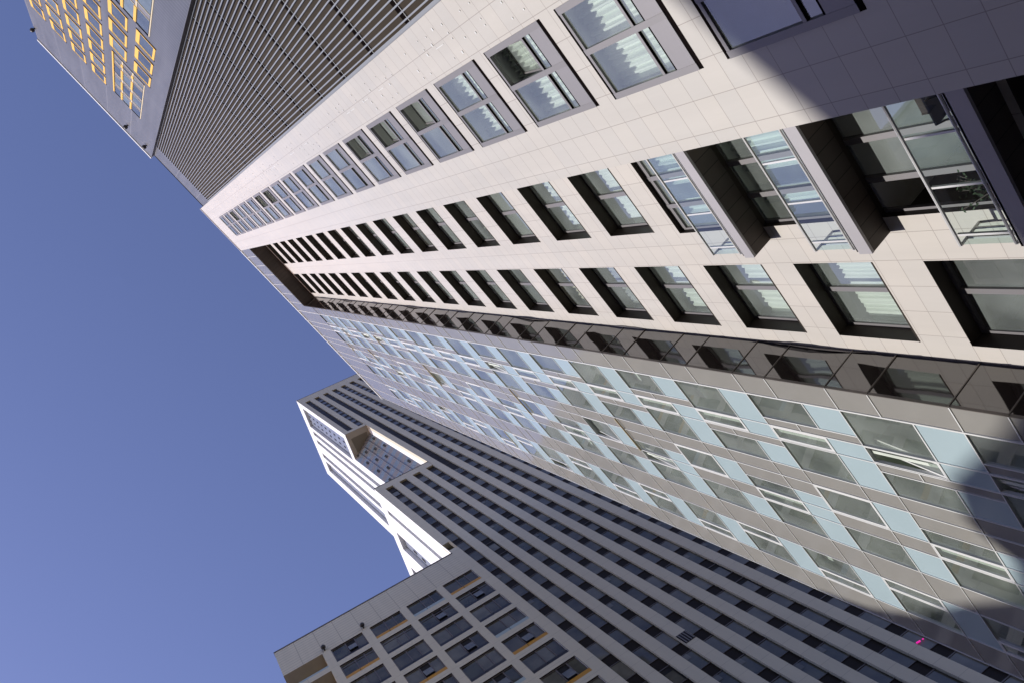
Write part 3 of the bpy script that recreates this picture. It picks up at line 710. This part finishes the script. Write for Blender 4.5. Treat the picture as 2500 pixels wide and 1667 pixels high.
# reveals lit from below: ochre head panels of the stripes
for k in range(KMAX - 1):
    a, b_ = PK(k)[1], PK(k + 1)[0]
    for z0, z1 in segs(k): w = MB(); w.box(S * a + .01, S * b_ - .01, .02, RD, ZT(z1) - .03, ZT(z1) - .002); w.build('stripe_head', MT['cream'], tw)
tw_w = []
for k in range(KMAX - 1):
    a, b_ = PK(k)[1], PK(k + 1)[0]; w = MB(); br = w
    for z0, z1 in segs(k):
        w.box(S * a, S * b_, RD, RD + .2, max(0, ZT(z0)), ZT(z1))
        for j in range(-19, 34):
            g0 = G(j)
            solid = (k == 2 and g0 > 3.6) or (k == 4 and g0 > 2.72)
            if g0 - .055 < z0 or g0 + .035 > z1 + .02: continue
            if solid: br.box(S * a, S * b_, RD - .03, RD + .01, ZT(g0) - .03, ZT(g0) + .03, 1); continue
            br.box(S * a, S * b_, RD - .05, RD + .01, ZT(g0) - .02, ZT(g0) + .05, 1); br.box(S * a, S * b_, RD - .05, RD + .01, ZT(g0 - .055) - .07, ZT(g0 - .055) - .02, 1)
            tw_w.append((S * a + .03, S * b_ - .03, ZT(g0 - .055) + .0, ZT(g0) - .03, k, j))
    w.build('spandrel_stripe', [MT['spandrel'], MT['bar']], tw)
tw_w.sort(key=lambda q: -proj_area([to_world((q[0], RD, q[2])), to_world((q[1], RD, q[2])), to_world((q[1], RD, q[3])), to_world((q[0], RD, q[3]))]))
rest = MB()
for i, (a, b_, c, d_, k, j) in enumerate(tw_w):
    u_ = rnd.random(); mi = 3 if u_ < .05 else (0 if u_ < .5 else (1 if u_ < .82 else 2)); g = rest if i >= 100 else MB()
    tl_ = rnd.uniform(-.012, .012); tz = rnd.uniform(-.01, .01)
    if mi == 3:
        g.quad((a, RD - .004, c), (b_, RD - .004, c), (b_, RD - .004, d_), (a, RD - .004, d_), 3)
        g.quad((a + .12, RD - .02, c), (b_ - .12, RD - .02, c), (b_ - .12, RD - .03, d_ - .5), (a + .12, RD - .03, d_ - .5), 1)
    else:
        g.quad((a, RD - .02 + tl_, c), (b_, RD - .02 - tl_, c), (b_, RD - .02 - tl_ + tz, d_), (a, RD - .02 + tl_ + tz, d_), mi)
        if u_ > .9 or (j < -2 and u_ > .8): g.quad((a, RD - .04, d_ - (d_ - c) * .3), (a + (b_ - a) * .5, RD - .04, d_ - (d_ - c) * .3), (a + (b_ - a) * .5, RD - .04, d_), (a, RD - .04, d_), 1)
    if i < 100: g.build('window', MT['tglass'] + [MT['open']], tw)
o = rest.build('window', MT['tglass'] + [MT['open']], tw); o['kind'] = 'stuff'
# white end walls with dark vertical slots, cut as real recesses
def end_wall(t, z0, z1, d0, d1, slots, name, zslot, mm=MT['whitewall']):
    w = MB(); x = S * t; cuts = [d0] + [v for s_ in slots for v in s_] + [d1]
    for i in range(0, len(cuts), 2):
        w.quad((x, S * cuts[i], ZT(z0)), (x, S * cuts[i], ZT(zslot)), (x, S * cuts[i + 1], ZT(zslot)), (x, S * cuts[i + 1], ZT(z0)))
    w.quad((x, S * d0, ZT(zslot)), (x, S * d0, ZT(z1)), (x, S * d1, ZT(z1)), (x, S * d1, ZT(zslot)))
    for a, b_ in slots:
        e = x + .5
        w.quad((x, S * a, ZT(z0)), (e, S * a, ZT(z0)), (e, S * a, ZT(zslot)), (x, S * a, ZT(zslot))); w.quad((x, S * b_, ZT(z0)), (x, S * b_, ZT(zslot)), (e, S * b_, ZT(zslot)), (e, S * b_, ZT(z0))); w.quad((x, S * a, ZT(zslot)), (e, S * a, ZT(zslot)), (e, S * b_, ZT(zslot)), (x, S * b_, ZT(zslot)))
    o = w.build(name, mm, tw); g = MB()
    for a, b_ in slots: g.quad((x + .5, S * a, ZT(z0)), (x + .5, S * b_, ZT(z0)), (x + .5, S * b_, ZT(zslot)), (x + .5, S * a, ZT(zslot)))
    g.build('slot_glazing', MT['recess'], o)
    return o
BKD = .4855
ST = [(.171, .198), (.225, .252), (.313, .343), (.366, .434)]
NOT = .128
o = end_wall(.587, 3.708, 3.772, 0.0, .1285, [], 'end_wall', 3.74)
o = end_wall(.587, 3.772, 4.87, 0.0, .1595, [(.029, .147)], 'end_wall', 4.745)
dots = MB()
for r_ in range(3):
    for q in range(9):
        zz = 4.66 - q * .1 + .03 * r_; dd = .045 + .034 * r_ ; dots.box(S * .587 + .46, S * .587 + .497, S * dd, S * dd + .28, ZT(zz), ZT(zz) + 1.1)
dots.build('end_window', MT['spandrel'], o)
w = MB(); x = S * .587
w.quad((x, S * .1285, ZT(2.8)), (x, S * .1285, ZT(3.772)), (x, S * .1595, ZT(3.772)), (x, S * .1595, ZT(2.8))); w.build('end_wall', MT['whitewall'], tw)
end_wall(.587, 2.75, 4.87, .1595, BKD, ST, 'end_wall', 4.725)
wo = end_wall(.4735, 0, 2.852, 0, .75, [(.062, .0815), (.154, .226), (.300, .345), (.42, .47)], 'wing_end_wall', 2.77)
dots = MB()
for r_ in range(2):
    for q in range(10):
        zz = 2.60 - q * .09 + .04 * r_; dd = .162 + .04 * r_; dots.box(S * .4735 + .46, S * .4735 + .497, S * dd, S * dd + .3, ZT(zz), ZT(zz) + 1.1)
dots.build('end_window', MT['spandrel'], wo)
# roofs, backs
w = MB(); w.box(S * .4740, S * tl, RD + .3, S * .75, ZT(2.845), ZT(2.851)); w.box(S * .4735, S * tl, S * .74, S * .75, 0, ZT(2.851)); w.box(S * .589, S * tl, S * BKD - .4, S * BKD, ZT(2.851), ZT(4.869)); w.box(S * .589, S * tl, RD + .3, S * BKD - .4, ZT(4.862), ZT(4.868)); w.box(S * tl, S * tl + .3, 0, S * BKD, 0, ZT(4.87))
w.build('roof', MT['pier'], tw)
# notch: lit cheek, slanting glazed wall, soffit with a darker inset
w = MB(); x = S * .6965
w.quad((x, 0.01, ZT(2.852)), (x, 0.01, ZT(3.708)), (x, S * .042, ZT(3.708)), (x, S * .042, ZT(2.852)), 0); w.build('notch_cheek', MT['whitewall'], tw)
w = MB(); zs_ = ZT(3.708) - .02; w.quad((S * .5875, 0.005, zs_), (S * .6964, 0.005, zs_), (S * .6964, S * .14, zs_), (S * .5875, S * .1284, zs_), 0)
w.quad((S * .605, S * .03, ZT(3.708) - .04), (S * .685, S * .03, ZT(3.708) - .04), (S * .68, S * .075, ZT(3.708) - .04), (S * .61, S * .105, ZT(3.708) - .04), 1)
w.build('notch_soffit', [mat('tan soffit', (.50, .43, .33), .7), mat('dim soffit inset', (.24, .20, .14), .7)], tw)
sg = MB(); pa = Vector((S * .6965, S * .042, 0)); pb = Vector((S * .587, S * .1285, 0)); nq = 22; NR = 10
for i in range(nq * 0 + 4):
    for j in range(NR):
        for h_ in range(2):
            u0, u1 = i / 4, (i + 1) / 4; z0 = 2.852 + (3.708 - 2.852) * (j + .5 * h_) / NR; z1 = 2.852 + (3.708 - 2.852) * (j + .5 * h_ + .5) / NR
            p0 = pa.lerp(pb, u0); p1 = pa.lerp(pb, u1); e = .0
            sg.quad((p0.x, p0.y, ZT(z0)), (p1.x, p1.y, ZT(z0)), (p1.x, p1.y, ZT(z1)), (p0.x, p0.y, ZT(z1)), h_)
gr = MB(); dirn = (pb - pa).normalized(); off = Vector((dirn.y, -dirn.x, 0)); 
if off.y > 0: off = -off
for i in range(1, 4):
    p0 = pa.lerp(pb, i / 4) + off * .03; gr.tube((p0.x, p0.y, ZT(2.852)), (p0.x, p0.y, ZT(3.708)), .035, 6)
vt = sg
for j in range(NR):
    for i in range(4):
        if (i + j) % 2 or rnd.random() < .2: continue
        p0 = pa.lerp(pb, i / 4 + .06) + off * .03; p1 = pa.lerp(pb, i / 4 + .13) + off * .03; zc = 2.852 + .856 * (j + .72) / NR
        vt.quad((p0.x, p0.y, ZT(zc)), (p1.x, p1.y, ZT(zc)), (p1.x, p1.y, ZT(zc) + 1.3), (p0.x, p0.y, ZT(zc) + 1.3), 2)
ng = sg.build('notch_glazing', [mat('notch glass', (.17, .21, .25), .06, 0, .6, var=.2), mat('notch grey panel', (.21, .195, .19), .2), MT['open']], tw)
gr.build('notch_bar', MT['frame'], ng)
# open corner under the end of the wing: posts, rail and bracing
w = MB(); w.box(S * .4745, S * .5015, 1.2, 1.6, ZT(2.05), ZT(2.155)); w.tube((S * .476, .3, ZT(2.077)), (S * .476, .3, ZT(2.155)), .12); w.tube((S * .478, 1.0, ZT(2.077)), (S * .49, 1.0, ZT(2.155)), .1); w.tube((S * .498, .1, ZT(2.1)), (S * .498, .1, ZT(2.155)), .14)
w.build('open_corner', MT['cream'], tw)
# a pier section with its cladding off
w = MB()
for q in range(4): w.box(S * PK(3)[0] + .12 + .2 * q, S * PK(3)[0] + .18 + .2 * q, -.05, -.01, ZT(1.2365), ZT(1.268))
w.box(S * PK(3)[0] + .02, S * PK(3)[1] - .02, -.01, -.004, ZT(1.2355), ZT(1.269), 1)
w.build('bare_pier_section', [MT['frame'], MT['open']], tw)

em = mat('magenta lamp tube', (.5, .02, .3), .4); em.node_tree.nodes['Principled BSDF'].inputs['Emission Color'].default_value = (1, .02, .45, 1); em.node_tree.nodes['Principled BSDF'].inputs['Emission Strength'].default_value = .7
w = MB(); w.tube((S * .8905, RD - .09, ZT(.9178)), (S * .8985, RD - .09, ZT(.9165)), .045); w.tube((S * .9035, RD - .09, ZT(.9163)), (S * .906, RD - .09, ZT(.9159)), .035); w.build('lamp_tube', em, tw)
lo = thing('low_apartment_block', 'lower grey block with a grid of windows over ochre and pale sill panels', 'building', tuple(OR), RZ)
ROL = 2.0763
bays = [(.0755, .1595), (.180, .264), (.283, .3693), (.388, .4748)]
Hh = lambda i: 1.9405 - .0908 * i
nrow = 20
holes = [(S * a, S * b_, ZT(Hh(i) - .0695), ZT(Hh(i))) for a, b_ in bays for i in range(nrow)]
lg = [(-.0455 * S, S * .0545, ZT(Hh(i) - .0695), ZT(Hh(i) + (.004 if i == 0 else 0))) for i in range(nrow)]
w = MB(); wall(w, -.0455 * S, S * .4748, 0, ZT(1.945), 0, holes + lg, 0, None)
for a, b_, c, d_ in holes:
    e = .14
    w.quad((a, 0, c), (a, e, c), (b_, e, c), (b_, 0, c), 0); w.quad((a, 0, d_), (b_, 0, d_), (b_, e, d_), (a, e, d_), 1); w.quad((a, 0, c), (a, 0, d_), (a, e, d_), (a, e, c), 0); w.quad((b_, 0, c), (b_, e, c), (b_, e, d_), (b_, 0, d_), 0)
w.box(S * .4749, S * .5014, 0, 1.0, 0, ZT(2.103), 0)
P2 = w.build('wall', [MT['pier'], MT['brown']], lo)
w = MB(); wall(w, -.0455 * S, S * .4748, ZT(1.945), ZT(ROL), -.002, [], 0); w.quad((-.0455 * S, -.002, ZT(1.945)), (-.0455 * S, 9, ZT(1.945)), (-.0455 * S, 9, ZT(ROL)), (-.0455 * S, -.002, ZT(ROL))); w.build('parapet', MT['band'], lo)
w = MB(); w.box(-.0455 * S - .03, S * .4748, -.04, .4, ZT(ROL) + .002, ZT(ROL) + .16); w.build('coping', MT['bar'], lo)
w = MB(); w.box(-.0450 * S, S * .4735 - .02, .6, 9, ZT(ROL) - .4, ZT(ROL) - .2); w.box(S * .06, S * .4735 - .02, .6, 9, 0, ZT(ROL) - .41); w.build('body', MT['render'], lo)
# corner loggias
tsof = mat('tan loggia soffit', (.34, .295, .235), .7, var=.08)
for i in range(8):
    w = MB(); z1 = ZT(Hh(i) + (.004 if i == 0 else 0)); z0 = ZT(Hh(i) - .0695)
    w.quad((-.0455 * S, 0, z1), (S * .0545, 0, z1), (S * .0545, 2.6, z1), (-.0455 * S, 2.6, z1), 0); w.box(-.0455 * S + .2, S * .0545, 2.2, 2.3, z0, z1, 1); w.quad((S * .0545, 0, z0), (S * .0545, 0, z1), (S * .0545, 2.2, z1), (S * .0545, 2.2, z0), 2)
    w.quad((-.0455 * S, 0, z0), (S * .0545, 0, z0), (S * .0545, 2.6, z0), (-.0455 * S, 2.6, z0), 0)
    w.box(-.0455 * S, S * .0545, .05, .1, z0, z0 + .35, 3)
    w.build('corner_loggia', [tsof, MT['tglass'][2], MT['pier'], MT['sillpale']], lo)
sills = ['yellow', 'pale', 'yellow', 'dark']; kinds = {}
order = sorted(range(len(holes)), key=lambda q: -proj_area([to_world((holes[q][0], 0, holes[q][2])), to_world((holes[q][1], 0, holes[q][2])), to_world((holes[q][1], 0, holes[q][3])), to_world((holes[q][0], 0, holes[q][3]))]))
SK = {(3, 0): 'y', (2, 0): 'p', (1, 0): 'y', (0, 0): 'd', (0, 1): 'y', (3, 3): 'p', (3, 4): 'y', (3, 6): 'y', (2, 3): 'd', (2, 4): 'd', (2, 5): 'p', (1, 4): 'y', (1, 3): 'y'}
for q in order:
    bi, ri = q // nrow, q % nrow; a, b_, c, d_ = holes[q]
    if ri > 13: continue
    y = .11; k = SK.get((bi, ri), 'y' if rnd.random() < .12 and ri > 6 else ('p' if rnd.random() < .1 and ri > 6 else 'd'))
    zs = c + .42; fr = MB(); m1, m2 = a + (b_ - a) * .43, a + (b_ - a) * .72
    for x in (a, m1 - .045, m2 - .045, b_ - .09): fr.box(x, x + .09, y - .02, y + .06, zs, d_)
    fr.box(a, b_, y - .015, y + .06, d_ - .09, d_); fr.box(a, b_, y - .015, y + .06, zs, zs + .05)
    if ri == 1 and bi in (0, 1, 2, 3): fr.box(a, b_, y - .012, y + .06, d_ - .5, d_ - .42)
    o = fr.build('window', MT['bar'], lo)
    sp = MB(); mi = {'y': 'sillyellow', 'p': 'sillpale', 'd': 'silldark'}[k]
    for xa, xb in ((a, m1 - .02), (m1 + .02, b_)): sp.box(xa, xb, .012 if k != 'd' else .05, .13, c + .002, zs - .02)
    sp.build('sill_panel', MT[mi], o)
    g = MB(); op = rnd.random() < .35
    for n_, (xa, xb) in enumerate(((a + .09, m1 - .045), (m1 + .045, m2 - .045), (m2 + .045, b_ - .09))):
        gm = rnd.choice((0, 0, 1, 2)); tl_ = rnd.uniform(-.01, .01)
        if n_ == 1 and op:
            g.quad((xa, y + .05, zs), (xb, y + .05, zs), (xb, y + .05, d_), (xa, y + .05, d_), 3); g.quad((xa + .02, y - .2, zs + .1), (xb - .02, y - .2, zs + .1), (xb - .02, y - .01, d_ - .75), (xa + .02, y - .01, d_ - .75), 1)
        else: g.quad((xa, y + .02 + tl_, zs), (xb, y + .02 - tl_, zs), (xb, y + .02 - tl_, d_), (xa, y + .02 + tl_, d_), gm)
    g.build('pane', MT['tglass'] + [MT['open']], o)
for t in (.0636, .1687):
    b = MB(); b.ball((S * t, -.26, ZT(1.958)), .21); b.tube((S * t, -.28, ZT(1.958)), (S * t, .02, ZT(1.953)), .06); b.build('wall_lamp', MT['lamp'], lo, smooth=True)

# ================================================================== the building behind the camera that throws the shade
sil = [(3.0, .2), (3.0, 1.30), (.3, 1.34), (.05, 1.34), (-.15, 1.27), (-.382, 1.165), (-.545, 1.085), (-.80, .97), (-1.0, .93), (-1.2, .99), (-1.34, 1.08), (-1.476, 1.215), (-1.56, 1.30), (-1.75, 1.345), (-1.86, 1.27), (-1.97, 1.30), (-2.11, 1.40), (-2.26, 1.62), (-2.46, 1.86), (-2.56, 2.10), (-2.60, 2.36), (-2.75, 2.4), (-2.75, .2)]
YQ = -40; dl = (Y0 - YQ)
poly = [(X(x) - LV.x / LV.y * dl, 0 if z == .2 else Z(z) + (-LV.z / LV.y) * dl) for x, z in sil]
ob = thing('stepped_roof_building', 'pale stepped roof building across the street behind the photographer', 'building', (0, YQ, 0))
w = MB(); w.prism(poly, YQ, YQ - 12); P(w, 'wall', MT['render'], ob)
w = MB()
for i in range(12):
    for j in range(10):
        x = -20 + 3.4 * i; z = 2 + 3.0 * j; w.box(x, x + 1.6, YQ + .004, YQ + .05, z, z + 1.6)
o = P(w, 'window', MT['tglass'][0], ob); o['kind'] = 'stuff'

for nm, lab, x0, x1, y0, y1, h, bx in (('sky_blocker_right', 'unseen grey brown block added to the right of the photographer to cut skylight', 8, 46, -34, -12, 41, 0), ('sky_blocker_left', 'unseen pale block added to the left of the photographer to cut skylight', -56, -26, -48, -21, 44, 1)):  # unseen blocks added to hold skylight back from the shaded lower facades
    o = thing(nm, lab, 'building', ((x0 + x1) / 2, y1, 0))
    w = MB(); w.box(x0, x1, y0, y1, 0, h); P(w, 'wall', mat(nm + ' wall', (.30, .26, .22) if bx == 0 else (.42, .39, .35), .8, var=.06), o)
    w = MB(); w.box(x0 - .2, x1 + .2, y0 - .2, y1 + .2, h + .002, h + .5); P(w, 'coping', MT['fascia'], o)
    w = MB()
    for j in range(int(h / 3.1)):
        z = 1.2 + 3.1 * j; i = 0
        while x0 + 1 + 2.6 * i + 1.5 < x1: w.box(x0 + 1 + 2.6 * i, x0 + 2.5 + 2.6 * i, y1 + .003, y1 + .05, z, z + 1.7); i += 1
        i = 0
        while y0 + 1 + 2.6 * i + 1.5 < y1:
            xx = x0 if bx == 0 else x1
            w.box(xx - .05 if bx == 0 else xx + .003, xx - .003 if bx == 0 else xx + .05, y0 + 1 + 2.6 * i, y0 + 2.5 + 2.6 * i, z, z + 1.7); i += 1
    q = P(w, 'window', MT['tglass'][0], o); q['kind'] = 'stuff'
